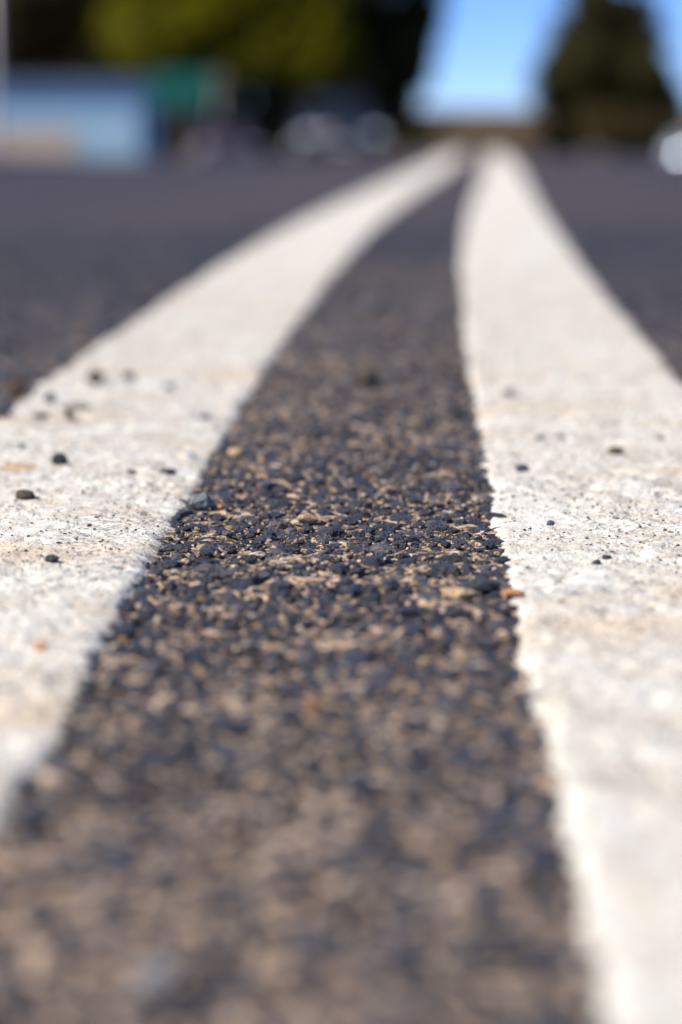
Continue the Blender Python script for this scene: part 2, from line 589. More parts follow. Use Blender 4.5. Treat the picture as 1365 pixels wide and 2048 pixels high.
# sand grains lying between the stones
M_SAND = make_stone_mat('sand_grains', [(0.3, (0.07, 0.06, 0.06)), (0.42, (0.40, 0.26, 0.14)), (0.58, (0.58, 0.38, 0.20)), (0.75, (0.62, 0.55, 0.47))], scale=420, rough=0.6, dust=0.0)
GT = [stone_template(100 + s, 9, 0.8, 0.2) for s in range(6)]
gi = []
for _ in range(26000):
    y = math.sqrt(rr.uniform(0.30 ** 2, 1.9 ** 2))
    if rr.random() < (y - 0.75) / 1.15: continue
    x = cen(y) + rr.uniform(-0.049, 0.049)
    if not in_view(x, y, 0.01): continue
    r = 0.00035 + 0.0008 * rr.random() ** 2.2
    gi.append((x, y, rr.uniform(-0.0002, 0.0012), 0, 0, rr.uniform(0, 6.28), r * rr.uniform(0.9, 1.4), r, r, rr.randrange(6)))
grains = link('sand_grains', join_instances('sand_grains', gi, GT), M_SAND, road)
tag(grains, kind='stuff')
# fine grit lodged in the paint
M_GRIT = make_stone_mat('paint_grit', [(0.32, (0.045, 0.05, 0.06)), (0.40, (0.30, 0.26, 0.22)), (0.52, (0.60, 0.45, 0.29)), (0.60, (0.72, 0.70, 0.66)), (0.75, (0.8, 0.8, 0.78))], scale=500, rough=0.6, dust=0.0)
gi = []
for _ in range(40000):
    y = math.sqrt(rr.uniform(0.36 ** 2, 1.8 ** 2))
    if rr.random() < (y - 0.7) / 1.1: continue
    x = cen(y) + rr.choice((-1, 1)) * rr.uniform(0.053, 0.148)
    if not in_view(x, y, 0.01): continue
    r = 0.00022 + 0.00045 * rr.random() ** 3
    zz = float(paint_height(np.array([x]), np.array([y]))[0])
    gi.append((x, y, zz + r * 0.3, 0, 0, rr.uniform(0, 6.28), r * rr.uniform(0.9, 1.5), r, r, rr.randrange(6)))
grit = link('paint_grit', join_instances('paint_grit', gi, GT), M_GRIT, road)
tag(grit, kind='stuff')

# ------------------------------------------------------------------ loose stones on the road
def pebble_mesh(seed, sx, sy, sz, angular):
    r = random.Random(seed)
    bm = bmesh.new()
    n = 18 if angular else 46
    for i in range(n):
        t = (i + 0.5) / n
        ph = math.acos(1 - 2 * t); th = math.pi * (1 + 5 ** 0.5) * i + r.uniform(-0.3, 0.3)
        k = 1 + r.uniform(-1, 1) * (0.28 if angular else 0.10)
        bm.verts.new((math.sin(ph) * math.cos(th) * k * sx / 2, math.sin(ph) * math.sin(th) * k * sy / 2, max(-0.85, math.cos(ph) * k) * sz / 2))
    bmesh.ops.convex_hull(bm, input=bm.verts)
    bmesh.ops.delete(bm, geom=[v for v in bm.verts if not v.link_faces], context='VERTS')
    bmesh.ops.triangulate(bm, faces=bm.faces)
    if angular:
        bmesh.ops.subdivide_edges(bm, edges=bm.edges, cuts=1, use_grid_fill=True)
        for v in bm.verts:
            v.co *= 1 + r.uniform(-0.05, 0.05)
    zmin = min(v.co.z for v in bm.verts)
    for v in bm.verts: v.co.z -= zmin
    return bm_mesh('pebble', bm, not angular)

STREWN, CLEAN = 'stone-strewn white line', 'cleaner white line'
# photo pixel of the foot, width and height in photo pixels, material, surface (p paint, a asphalt), angular, label, group
PEBBLES = [
    (120, 934, 33, 28, 'dark', 'p', 1, 'dark stone with steep side standing on the stone-strewn white line', None),
    (50, 1003, 45, 21, 'olive', 'p', 0, 'flat oval dark stone with olive patch on the stone-strewn white line', None),
    (402, 1020, 48, 38, 'green', 'a', 1, 'largest angular green-grey stone sitting at the edge of the stone-strewn line', None),
    (437, 1018, 20, 12, 'orange', 'a', 0, 'little orange pebble right beside the large green-grey stone', None),
    (103, 1125, 29, 17, 'dark', 'p', 0, 'smooth dark grey pebble beside a tiny dark crumb on white paint', None),
    (156, 1138, 14, 10, 'dark', 'p', 1, 'tiny dark crumb next to a smooth dark pebble on white paint', None),
    (265, 950, 24, 9, 'dark', 'p', 0, 'thin dark chip lying flat on the stone-strewn white line', 'thin dark chips on the white paint'),
    (335, 949, 38, 12, 'dark', 'p', 0, 'long thin dark sliver lying flat on the stone-strewn white line', None),
    (383, 917, 19, 11, 'green', 'p', 1, 'small greenish crumb near the inner edge of the stone-strewn line', None),
    (45, 898, 17, 13, 'blue', 'p', 1, 'small blue-grey crumb on the tan-stained part of the stone-strewn line', None),
    (190, 772, 36, 30, 'rust', 'p', 1, 'brown stone on the outer side of the stone-strewn white line', None),
    (257, 762, 30, 20, 'dark', 'p', 0, 'low dark stone next to the brown stone on white paint', None),
    (337, 780, 22, 15, 'grey', 'p', 0, 'small grey stone near the middle of the stone-strewn line', None),
    (100, 808, 24, 24, 'dark', 'p', 1, 'upright dark stone in a cluster at the outer edge of the line', None),
    (82, 838, 40, 13, 'dark', 'p', 0, 'wide flat dark chip in the cluster at the outer edge of the line', None),
    (138, 842, 22, 22, 'dark', 'p', 1, 'dark stone beside the wide flat chip at the outer line edge', None),
    (32, 792, 44, 36, 'rust', 'a', 1, 'reddish brown stone on the asphalt just outside the stone-strewn line', None),
    (8, 838, 30, 24, 'dark', 'a', 1, 'dark stone on asphalt below the reddish brown stone', None),
    (408, 836, 28, 13, 'grey', 'p', 0, 'flat grey stone near the inner edge of the stone-strewn line', None),
    (80, 1300, 29, 20, 'orange', 'p', 0, 'orange pebble lying alone on white paint', None),
    (184, 1384, 38, 24, 'dark', 'a', 1, 'dark lump standing in for the shadow at the inner edge of the stone-strewn line', None),  # dark lump added for the shadow under the paint lip
    (357, 1042, 15, 9, 'dark', 'p', 1, 'black crumb on the ragged inner edge of the stone-strewn line', None),
    (735, 775, 52, 40, 'olive', 'a', 1, 'olive brown stone in the middle of the asphalt between the lines', None),
    (472, 912, 36, 17, 'tan', 'a', 0, 'flat tan stone on asphalt near the stone-strewn line', None),
    (612, 1044, 44, 19, 'tan', 'a', 1, 'tan stone on the asphalt casting a black shadow between the lines', None),
    (850, 1037, 28, 20, 'dark', 'a', 1, 'dark stone standing proud of the asphalt near the cleaner line', None),
    (626, 1425, 40, 28, 'orange', 'a', 0, 'orange stone bedded among dark aggregate between the lines', None),
    (915, 842, 36, 26, 'dark', 'a', 1, 'black stone against the inner edge of the cleaner white line', None),
    (312, 1985, 105, 60, 'pale', 'a', 0, 'large pale grey stone on the asphalt between the lines', None),
    (742, 632, 44, 36, 'grey', 'a', 0, 'pale stone far along the asphalt strip between the lines', None),
    (555, 1012, 26, 12, 'blue', 'a', 1, 'small blue-grey stone on the asphalt between the lines', 'blue-grey stones between the lines'),
    (535, 975, 30, 15, 'blue', 'a', 1, 'small blue-grey stone on the asphalt between the lines', 'blue-grey stones between the lines'),
    (1018, 793, 26, 16, 'grey', 'p', 0, 'grey stone on the cleaner white line, away from any other', None),
    (1080, 881, 17, 12, 'grey', 'p', 0, 'small grey crumb of a close pair on the cleaner white line', 'pair of grey crumbs on the cleaner line'),
    (1122, 874, 17, 13, 'grey', 'p', 0, 'small grey crumb of a close pair on the cleaner white line', 'pair of grey crumbs on the cleaner line'),
    (1322, 878, 18, 10, 'grey', 'p', 0, 'small grey chip near the outer side of the cleaner line', None),
    (1232, 910, 35, 16, 'olive', 'p', 0, 'flat olive brown stone on the cleaner white line', None),
    (1045, 944, 30, 16, 'blue', 'p', 1, 'dark blue-grey stone on the cleaner white line', None),
    (1102, 1048, 18, 12, 'blue', 'p', 0, 'small round blue-grey pebble on the cleaner white line', None),
    (1194, 1127, 20, 11, 'dark', 'p', 1, 'small black crumb of a touching pair on the cleaner line', 'pair of black crumbs on the cleaner line'),
    (1213, 1118, 21, 12, 'dark', 'p', 1, 'small black crumb of a touching pair on the cleaner line', 'pair of black crumbs on the cleaner line'),
    (918, 1192, 78, 17, 'tan', 'a', 1, 'tan dry flake on the asphalt against the cleaner white line', None),
    (1028, 1190, 46, 12, 'orange', 'p', 1, 'thin orange flake on the inner edge of the cleaner white line', None),
    (960, 1182, 88, 26, 'dark', 'a', 1, 'broad dark stone beside the tan flakes at the cleaner line', None),
    (35, 938, 84, 10, 'tan', 'p', 1, 'long thin tan flake lying on the stone-strewn white line', None),
    (150, 820, 60, 12, 'tan', 'p', 1, 'blurred tan flake by the stone cluster on the stone-strewn line', None),
    (1356, 1093, 9, 6, 'dark', 'p', 1, 'tiny black speck of grit on the cleaner white line', 'black grit specks on the cleaner line'),
    (1097, 1080, 9, 5, 'dark', 'p', 1, 'tiny black speck of grit on the cleaner white line', 'black grit specks on the cleaner line'),
    (1150, 1158, 12, 6, 'dark', 'p', 1, 'tiny black speck of grit on the cleaner white line', 'black grit specks on the cleaner line'),
    (1340, 1068, 9, 6, 'orange', 'p', 1, 'tiny orange grain on the cleaner white line', None),
    (178, 1052, 9, 6, 'dark', 'p', 1, 'tiny dark speck of grit on the stone-strewn white line', 'dark grit specks on the stone-strewn line'),
    (118, 1087, 14, 5, 'dark', 'p', 0, 'tiny dark speck of grit on the stone-strewn white line', 'dark grit specks on the stone-strewn line'),
    (218, 1035, 8, 5, 'dark', 'p', 1, 'tiny dark speck of grit on the stone-strewn white line', 'dark grit specks on the stone-strewn line'),
]
for i, (px, py, w, h, mk, surf, ang, lab, grp) in enumerate(PEBBLES):
    zb = 0.0020 if surf == 'p' else 0.0008
    P = on_road(px, py, zb)
    depth = P.y * math.cos(PITCH) + (CAM_H - zb) * math.sin(PITCH)
    k = depth / F
    sx = w * k
    sz = h * k * 1.0 if h / w < 0.25 else max(h * k * 1.08, sx * 0.25)
    sy = min(sx, max(sz, sx * 0.75))
    if surf == 'p':
        zb = float(paint_height(np.array([P.x]), np.array([P.y]))[0])
    o = link('pebble', pebble_mesh(300 + i, sx, sy, sz, ang), M_PEB[mk], None, (P.x, P.y + sy * 0.25, zb - (0.00025 if surf == 'p' else 0.0004)))
    o.rotation_euler = (0, 0, random.uniform(-0.5, 0.5))
    tag(o, lab, 'pebble', grp)

# ------------------------------------------------------------------ ground, pavements
def make_ground_mat():
    m, nt, nd, ln, b = new_mat('dry_grass_ground')
    p = geo_pos(nt)
    c = ramp(nt, noise(nt, p, 0.35, 6, 0.65), [(0.3, (0.075, 0.058, 0.028)), (0.5, (0.14, 0.10, 0.055)), (0.7, (0.20, 0.145, 0.085))])
    c = mixc(nt, ramp(nt, noise(nt, p, 0.012, 4, 0.6), [(0.4, 0.0), (0.62, 0.8)]), c, (0.065, 0.055, 0.03))
    ln.new(c, b.inputs['Base Color'])
    b.inputs['Roughness'].default_value = 0.95
    b.inputs['Specular IOR Level'].default_value = 0.1
    bump(nt, noise(nt, p, 6, 5, 0.7), 0.6, 0.08, b)
    return m
gy = np.concatenate([[-60, -30, -10], np.arange(-4, 20, 0.5), np.arange(20, 200, 3), np.geomspace(200, 5000, 60)])
gx = np.concatenate([-np.geomspace(3000, 20, 26), np.arange(-18, 30, 3.0), np.geomspace(32, 3000, 26)])
GY, GX = np.meshgrid(gy, gx, indexing='ij')
GZ = profile(GY) - 0.20
far = smooth01((GY - 260) / 1400)
GZ = GZ + far * (3.2 + 1.4 * vnoise(GX / 90, GY / 400, 61) + 2.2 * vnoise(GX / 260, GY / 600, 62)) + smooth01((GY - 2000) / 2500) * 4.0
ground = link('ground', np_mesh('ground', np.stack([GX, GY, GZ], -1).reshape(-1, 3), grid_faces(len(gy), len(gx)), True), make_ground_mat())
tag(ground, kind='structure')

M_CONC = simple_mat('pavement_concrete', (0.27, 0.25, 0.23), 0.9, var=0.25, scale=1.5)
for side in (-1, 1):
    ys = np.concatenate([np.arange(-40, 14, 1.0), np.arange(14, 220, 1.5)])
    sec = [(ROAD_HALF - 0.02, -0.18), (ROAD_HALF - 0.02, 0.0), (ROAD_HALF + 0.01, 0.02), (ROAD_HALF + 0.15, 0.02), (ROAD_HALF + 1.3, 0.035), (ROAD_HALF + 1.32, -0.35)]
    Y = np.repeat(ys[:, None], len(sec), 1)
    U = np.array([s[0] for s in sec])[None, :]
    Zs = np.array([s[1] for s in sec])[None, :]
    V = np.stack([centre(Y) + side * U, Y, profile(Y) + Zs], -1).reshape(-1, 3)
    fc = grid_faces(len(ys), len(sec))
    o = link('pavement', np_mesh('pavement', V, fc if side > 0 else fc[:, ::-1]), M_CONC)
    tag(o, kind='structure')

# ------------------------------------------------------------------ trees and shrubs
def leaf_mat(name, c0, c1, trans):
    m, nt, nd, ln, b = new_mat(name)
    tc = geo_pos(nt)
    c = ramp(nt, noise(nt, tc, 0.55, 3, 0.6), [(0.35, c0), (0.65, c1)])
    ln.new(c, b.inputs['Base Color'])
    b.inputs['Roughness'].default_value = 0.6
    b.inputs['Specular IOR Level'].default_value = 0.25
    t = nt.nodes.new('ShaderNodeBsdfTranslucent')
    ln.new(mixc(nt, 1.0, c, (1.0, 1.0, 0.35), 'MULTIPLY'), t.inputs['Color'])
    mx = nt.nodes.new('ShaderNodeMixShader')
    mx.inputs[0].default_value = trans
    ln.new(b.outputs[0], mx.inputs[1]); ln.new(t.outputs[0], mx.inputs[2])
    ln.new(mx.outputs[0], nt.nodes['Material Output'].inputs[0])
    return m
M_LEAF_Y = leaf_mat('yellow_green_leaves', (0.13, 0.125, 0.003), (0.25, 0.23, 0.005), 0.55)
M_LEAF_D = leaf_mat('dark_green_leaves', (0.022, 0.026, 0.005), (0.045, 0.048, 0.007), 0.3)
M_LEAF_B = leaf_mat('brown_green_leaves', (0.070, 0.050, 0.022), (0.12, 0.09, 0.035), 0.35)
M_LEAF_C = leaf_mat('conifer_needles', (0.045, 0.042, 0.010), (0.080, 0.068, 0.016), 0.3)
M_DRY = leaf_mat('dry_brown_leaves', (0.13, 0.075, 0.040), (0.20, 0.13, 0.07), 0.3)
M_BARK = simple_mat('bark', (0.07, 0.05, 0.035), 0.95, var=0.4, scale=6)

def leaves(name, clumps, n, size, rng):
    """leaf quads through the volume of the clumps; a clump is (x, y, z, rx, ry, rz)"""
    C = np.array(clumps)
    vol = C[:, 3] * C[:, 4] * C[:, 5]
    idx = rng.choice(len(C), n, p=vol / vol.sum())
    d = rng.normal(size=(n, 3)); d /= np.linalg.norm(d, axis=1)[:, None]
    rad = rng.uniform(0.25, 1.0, n) ** 0.45 * (1 + 0.12 * rng.normal(size=n))
    P = C[idx, :3] + d * C[idx, 3:] * rad[:, None]
    a = rng.normal(size=(n, 3)) + np.array([0, 0, 0.2]); a /= np.linalg.norm(a, axis=1)[:, None]
    b = np.cross(a, rng.normal(size=(n, 3))); b /= np.linalg.norm(b, axis=1)[:, None]
    s = size * rng.uniform(0.6, 1.4, n)[:, None]
    q = np.stack([P - a * s, P + b * s * 0.45, P + a * s, P - b * s * 0.45], 1).reshape(-1, 3)
    return np_mesh(name, q, np.arange(n * 4).reshape(-1, 4))

def broad_tree(label, x, y, h, rx, crown_lo, mat, n, seed, size=0.3, group=None, extra=(), name='broadleaf_tree', nclump=26):
    rng = np.random.default_rng(seed)
    g = ground_z(y) - 0.28
    t = empty(name, (x, y, g))
    tag(t, label, 'tree', group)
    cl = []
    cz = (crown_lo + h) / 2; rz = (h - crown_lo) / 2
    for i in range(nclump):
        d = rng.normal(size=3); d /= np.linalg.norm(d)
        k = rng.uniform(0.45, 0.95)
        r = rng.uniform(0.26, 0.44) * min(rx, rz)
        cl.append((d[0] * rx * k * 0.82, d[1] * rx * k * 0.82, cz + d[2] * rz * k * 0.82, r * 1.15, r * 1.15, r * 0.9))
    cl += list(extra)
    link('crown', leaves('crown', cl, n, size, rng), mat, t)
    bm = bmesh.new()
    tr = 0.05 * h * 0.55 + 0.06
    top = (rng.uniform(-0.3, 0.3), rng.uniform(-0.3, 0.3), cz)
    add_tube(bm, [(0, 0, 0), (0.05, 0, crown_lo * 0.5), (0.1, 0.05, crown_lo), top], [tr * 1.25, tr, tr * 0.85, tr * 0.4], 10)
    for i in range(9):
        c = cl[rng.integers(len(cl))]
        z0 = crown_lo * rng.uniform(0.75, 1.1) + rz * 0.3 * rng.random()
        add_tube(bm, [(0.08, 0.03, z0), (c[0] * 0.45, c[1] * 0.45, (z0 + c[2]) / 2 + 0.15), (c[0], c[1], c[2])], [tr * 0.45, tr * 0.28, tr * 0.1], 6)
    link('trunk', bm_mesh('trunk', bm, True), M_BARK, t)
    return t

def conifer(label, x, y, h, r, lo, mat, n, seed, group=None, lean=0.0):
    rng = np.random.default_rng(seed)
    g = ground_z(y) - 0.28
    t = empty('conifer_tree', (x, y, g))
    tag(t, label, 'tree', group)
    cl = []
    tiers = 15
    for i in range(tiers):
        f = i / (tiers - 1)
        z = lo + (h - lo) * f + rng.uniform(-0.3, 0.3)
        rr_ = r * (1 - f ** 2.6) * (0.82 + 0.18 * min(1, f * 5)) * rng.uniform(0.82, 1.15) + 0.2
        for k in range(7):
            a = rng.uniform(0, 6.28)
            q = rng.uniform(0.40, 0.92) * rr_
            s = rr_ * rng.uniform(0.18, 0.42) + 0.1
            cl.append((math.cos(a) * q + lean * f, math.sin(a) * q, z + rng.uniform(-0.3, 0.3), s, s, s * 0.75))
        cl.append((lean * f, 0, z, rr_ * 0.6, rr_ * 0.6, 0.6))
    link('crown', leaves('crown', cl, n, 0.24, rng), mat, t)
    bm = bmesh.new()
    add_tube(bm, [(0, 0, 0), (0, 0, lo), (lean * 0.9, 0, h * 0.95)], [0.3, 0.24, 0.03], 10)
    for i in range(14):
        f = rng.uniform(0, 0.85); a = rng.uniform(0, 6.28); z = lo + (h - lo) * f
        q = r * (1 - f) * 0.8
        add_tube(bm, [(lean * f, 0, z), (math.cos(a) * q + lean * f, math.sin(a) * q, z - 0.1)], [0.06, 0.015], 5)
    link('trunk', bm_mesh('trunk', bm, True), M_BARK, t)
    return t

def shrub(label, x, y, w, h, mat, seed, n=1800, group=None, d=None, size=0.16):
    rng = np.random.default_rng(seed)
    g = ground_z(y) - 0.26
    t = empty('shrub', (x, y, g))
    tag(t, label, 'shrub', group)
    d = d or w * 0.7
    cl = []
    for i in range(12):
        a = rng.uniform(0, 6.28); q = rng.uniform(0, 0.75)
        s = rng.uniform(0.22, 0.36)
        cl.append((math.cos(a) * q * w / 2, math.sin(a) * q * d / 2, h * rng.uniform(0.28, 0.8), w * s * 0.8, d * s * 0.8, h * s * 0.75))
    link('foliage', leaves('foliage', cl, n, size, rng), mat, t)
    bm = bmesh.new()
    for i in range(6):
        c = cl[i]
        add_tube(bm, [(c[0] * 0.15, c[1] * 0.15, 0), (c[0] * 0.5, c[1] * 0.5, c[2] * 0.55), (c[0], c[1], c[2])], [0.05, 0.035, 0.012], 5)
    link('stem', bm_mesh('stem', bm, True), M_BARK, t)
    return t

TG = 'broadleaf trees beyond the crest of the road'
# left bank of trees
broad_tree('brown-green tree rising behind the pale blue building', at_dist(60, 100), 100, 12.5, 5.2, 3.2, M_LEAF_B, 18000, 31, group=TG)
broad_tree('sunlit yellow-green tree beside the dark tree, behind the green sign', at_dist(400, 96), 96, 11.5, 3.7, 3.3, M_LEAF_Y, 15000, 32, group=TG, nclump=30)
broad_tree('big dark green spreading tree standing next to open sky', at_dist(660, 130), 130, 16.5, 5.6, 3.0, M_LEAF_D, 26000, 33, group=TG, size=0.36,
           extra=[(6.0, 0, 8.9, 1.1, 1.4, 1.0), (5.9, 0, 10.8, 1.5, 1.6, 1.3), (5.2, 0, 9.6, 1.6, 1.8, 1.4), (5.7, 0.5, 7.9, 1.0, 1.2, 1.0), (4.1, 0, 5.6, 1.5, 1.8, 1.6), (3.6, 0, 3.9, 1.8, 1.8, 1.3), (-1, 0, 3.9, 3.0, 2.5, 1.6), (-4.0, 0, 9.2, 1.9, 2, 2)])
broad_tree('olive green tree crowded between the yellow-green tree and the big spreading one', at_dist(560, 118), 118, 12, 4.6, 2.6, M_LEAF_Y, 16000, 34, group=TG)
broad_tree('dark tree filling the gap behind the yellow-green tree', at_dist(265, 122), 122, 11.5, 4.2, 3.0, M_LEAF_D, 14000, 35, group=TG)
broad_tree('dark low-branched tree between the black car and the big spreading tree', at_dist(735, 170), 170, 15, 6.0, 1.2, M_LEAF_D, 16000, 38, group=TG, size=0.42)
broad_tree('dark tree just behind the low blue building, next to the brown-green tree', at_dist(170, 130), 130, 13, 5.2, 2.2, M_LEAF_B, 16000, 36, group=TG, size=0.36)
broad_tree('broad brownish tree near the street lamp post', at_dist(-60, 125), 125, 13, 5.4, 2.0, M_LEAF_B, 16000, 37, group=TG, size=0.36)
# right
conifer('tall dark conifer standing alone against the sky', at_dist(1216, 135), 135, 14.2, 4.25, 1.9, M_LEAF_C, 34000, 41, lean=-0.9)
for k, (px, dist, w, h, lab) in enumerate([(330, 94, 3.4, 4.2, 'dark leafy shrub between the blue building and the hedge'), (450, 95, 3.8, 4.6, 'dark leafy shrub behind the maroon grey car'),
        (560, 96, 3.8, 4.6, 'dark leafy shrub between the two dark parked cars'), (655, 98, 3.8, 4.0, 'dark leafy shrub right behind the black car'),
        (745, 150, 6.4, 8.2, 'broad dark shrub under the big spreading tree'), (835, 190, 5.6, 4.6, 'dark shrub at the end of the hedge beside open sky')]):
    shrub(lab, at_dist(px, dist), dist, w, h, M_LEAF_D, 50 + k, group='dark shrubs below the trees', n=3000, size=0.2)
for k, (px, dist, w, h, lab) in enumerate([(1125, 150, 4.2, 3.8, 'olive brown shrub on the road side of the tall conifer'), (1225, 128, 4.4, 3.6, 'olive brown shrub right at the foot of the tall conifer'),
        (1318, 130, 3.6, 3.4, 'olive brown shrub beyond the white car, next to the conifer')]):
    shrub(lab, at_dist(px, dist), dist, w, h, M_LEAF_B, 60 + k, group='shrubs under the conifer', n=2600, size=0.2)
for k, (px, dist, w, h) in enumerate([(905, 262, 6.4, 3.3), (985, 270, 5.6, 2.8), (1062, 255, 6.0, 3.2)]):
    shrub('dry brown shrub at the far end of the road under open sky', at_dist(px, dist), dist, w, h, M_DRY, 70 + k, group='dry shrubs at the road end', n=2600, size=0.25)

# ------------------------------------------------------------------ pale blue building
M_WALL = simple_mat('pale_blue_render', (0.38, 0.60, 0.72), 0.8, var=0.08, scale=1.2)
M_TRIM = simple_mat('white_trim', (0.7, 0.7, 0.68), 0.6)
M_ROOF = simple_mat('grey_roof_sheet', (0.16, 0.17, 0.18), 0.6, var=0.2, scale=2)
M_GLASS = simple_mat('dark_window_glass', (0.012, 0.014, 0.016), 0.12, spec=0.2)
M_DOOR = simple_mat('brown_door', (0.12, 0.07, 0.04), 0.6)
M_BLOCK = simple_mat('beige_block', (0.62, 0.50, 0.38), 0.9, var=0.2, scale=5)
BY = 82.0
bx1 = at_dist(285, BY); bx0 = bx1 - 13.0
bg = ground_z(BY) - 0.28
btop = z_at(168, BY) - bg
bld = empty('low_building', ((bx0 + bx1) / 2, BY, bg))
tag(bld, 'low pale blue building with flat grey roof under the trees', 'building')
W = bx1 - bx0
box_obj('wall', (0, 3.5, btop / 2, W, 7.0, btop), M_WALL, bld, 0.03)
box_obj('roof', (0, 3.5, btop + 0.11, W + 0.5, 7.5, 0.2), M_ROOF, bld, 0.02)
box_obj('plinth', (0, 3.5, 0.25, W + 0.08, 7.08, 0.5), M_TRIM, bld, 0.01)
for wx in (-4.6, -1.9):
    wf = box_obj('window', (wx, -0.02, btop * 0.58, 1.5, 0.10, 1.1), M_TRIM, bld, 0.01)
    box_obj('pane', (wx - 0.36, -0.08, btop * 0.58, 0.64, 0.03, 0.94), M_GLASS, wf)
    box_obj('pane', (wx + 0.36, -0.08, btop * 0.58, 0.64, 0.03, 0.94), M_GLASS, wf)
dr = box_obj('door', (-3.25, -0.02, 1.25, 0.95, 0.10, 2.1), M_DOOR, bld, 0.01)
box_obj('handle', (-2.9, -0.1, 1.2, 0.12, 0.05, 0.03), M_TRIM, dr)

# beige block wall in front of the building, block by block
WY = 74.0
wz = ground_z(WY) - 0.24
wx1 = at_dist(165, WY); wx0 = wx1 - 9.6
gw = empty('garden_wall', ((wx0 + wx1) / 2, WY, wz))
tag(gw, 'low beige block wall in front of the pale blue building', 'wall')
bm = bmesh.new(); add_box(bm, 0, 0, 0, 0.396, 0.2, 0.194, 0.008)
blk = bm_mesh('block', bm); blk.materials.append(M_BLOCK)
for r_ in range(7):
    for c_ in range(24):
        off = 0.2 if r_ % 2 else 0.0
        xk = -4.6 + c_ * 0.4 + off
        if xk > 4.7: continue
        link('block', blk, None, gw, (xk, random.uniform(-0.004, 0.004), 0.097 + r_ * 0.2))
box_obj('mortar_core', (0.0, 0, 0.69, 9.4, 0.17, 1.36), M_CONC, gw)
box_obj('coping', (0.0, 0, 1.425, 9.7, 0.27, 0.06), M_BLOCK, gw, 0.01)

# ------------------------------------------------------------------ street furniture
M_POLE = simple_mat('galvanised_pole', (0.45, 0.44, 0.42), 0.45, 0.3, var=0.1, scale=4)
M_SIGNG = simple_mat('green_sign_face', (0.003, 0.14, 0.09), 0.45)
M_SIGNW = simple_mat('white_sign_border', (0.75, 0.75, 0.73), 0.5)
M_GLINT = simple_mat('glint_plate', (0.20, 0.17, 0.12), 0.7, 0.0, var=0.2, scale=3)  # dull beige of a blurred glint, put into the plate colour
def sign_post(px, dist, zc_px, w, h, face, border, label, round_=False):
    x = at_dist(px, dist); g = ground_z(dist) - 0.22
    zc = z_at(zc_px, dist) - g
    t = empty('road_sign', (x, dist, g))
    tag(t, label, 'sign')
    bm = bmesh.new()
    add_tube(bm, [(0, 0.05, 0), (0, 0.05, zc + h * 0.45)], [0.04, 0.04], 10)
    link('post', bm_mesh('post', bm, True), M_POLE, t)
    if round_:
        bm = bmesh.new()
        add_tube(bm, [(0, 0.0, zc), (0, -0.02, zc)], [w / 2, w / 2], 28)
        link('sign_plate', bm_mesh('sign_plate', bm), face, t)
    else:
        bk = box_obj('sign_plate', (0, 0, zc, w, 0.025, h), border, t, 0.01)
        box_obj('sign_face', (0, -0.016, zc, w - 0.09, 0.012, h - 0.09), face, bk)
    for dz in (-0.25, 0.25):
        box_obj('bracket', (0, 0.035, zc + dz * h, 0.14, 0.05, 0.05), M_POLE, t)
    return t
sign_post(368, 62, 180, 1.75, 1.0, M_SIGNG, M_SIGNG, 'green rectangular road sign on a thin post before the trees')
sign_post(438, 66, 166, 0.62, 0.62, M_GLINT, M_GLINT, 'small round beige disc on a post beside the green sign, standing in for a blurred glint', True)  # round plate added to give the soft disc of a glint

# pale lamp post at the kerb
lx, ly = at_dist(-4, 58), 58.0
lg = ground_z(ly) - 0.22
lp = empty('street_lamp', (lx, ly, lg))
tag(lp, 'pale street lamp post with curved arm near the block wall', 'street lamp')
bm = bmesh.new(); add_tube(bm, [(0, 0, 0), (0, 0, 0.5), (0, 0, 8.0)], [0.16, 0.13, 0.08], 14)
link('pole', bm_mesh('pole', bm, True), M_POLE, lp)
bm = bmesh.new(); add_tube(bm, [(0, 0, 7.9), (0.3, 0, 8.35), (1.0, 0, 8.6), (1.9, 0, 8.65)], [0.06, 0.055, 0.05, 0.045], 10)
link('arm', bm_mesh('arm', bm, True), M_POLE, lp)
lh = box_obj('lamp_head', (2.2, 0, 8.63, 0.7, 0.28, 0.12), M_POLE, lp, 0.03)
box_obj('lens', (2.2, 0, 8.56, 0.55, 0.22, 0.03), M_SIGNW, lh)
bm = bmesh.new(); add_tube(bm, [(0, 0, 0), (0, 0, 0.12)], [0.26, 0.24], 14)
link('base', bm_mesh('base', bm), M_CONC, lp)

# ------------------------------------------------------------------ cars
M_TYRE = simple_mat('tyre_rubber', (0.02, 0.02, 0.02), 0.85)
M_RIM = simple_mat('alloy_rim', (0.5, 0.5, 0.52), 0.3, 0.9)
M_CHROME = simple_mat('chrome', (0.85, 0.86, 0.9), 0.16, 1.0)
def lamp_mat(name, e):
    m, nt, nd, ln, b = new_mat(name)
    b.inputs['Base Color'].default_value = (0.22, 0.24, 0.28, 1)
    b.inputs['Roughness'].default_value = 0.2
    b.inputs['Emission Color'].default_value = (0.86, 0.92, 1.0, 1)
    b.inputs['Emission Strength'].default_value = e
    return m
M_LAMP = lamp_mat('lit_headlamp', 0.45)
M_LAMP_BRIGHT = lamp_mat('bright_lit_headlamp', 10.0)
M_LAMP_DIM = lamp_mat('dim_headlamp', 0.25)  # headlamp lens with a faint emission
M_RED = simple_mat('tail_lamp_red', (0.4, 0.02, 0.015), 0.25)
M_BLACK = simple_mat('black_plastic', (0.02, 0.02, 0.022), 0.6)
M_PLATEW = simple_mat('number_plate', (0.7, 0.7, 0.66), 0.5)
def car_paint(name, col):
    m, nt, nd, ln, b = new_mat(name)
    b.inputs['Base Color'].default_value = (*col, 1)
    b.inputs['Roughness'].default_value = 0.35
    b.inputs['Coat Weight'].default_value = 0.15
    b.inputs['Coat Roughness'].default_value = 0.06
    return m

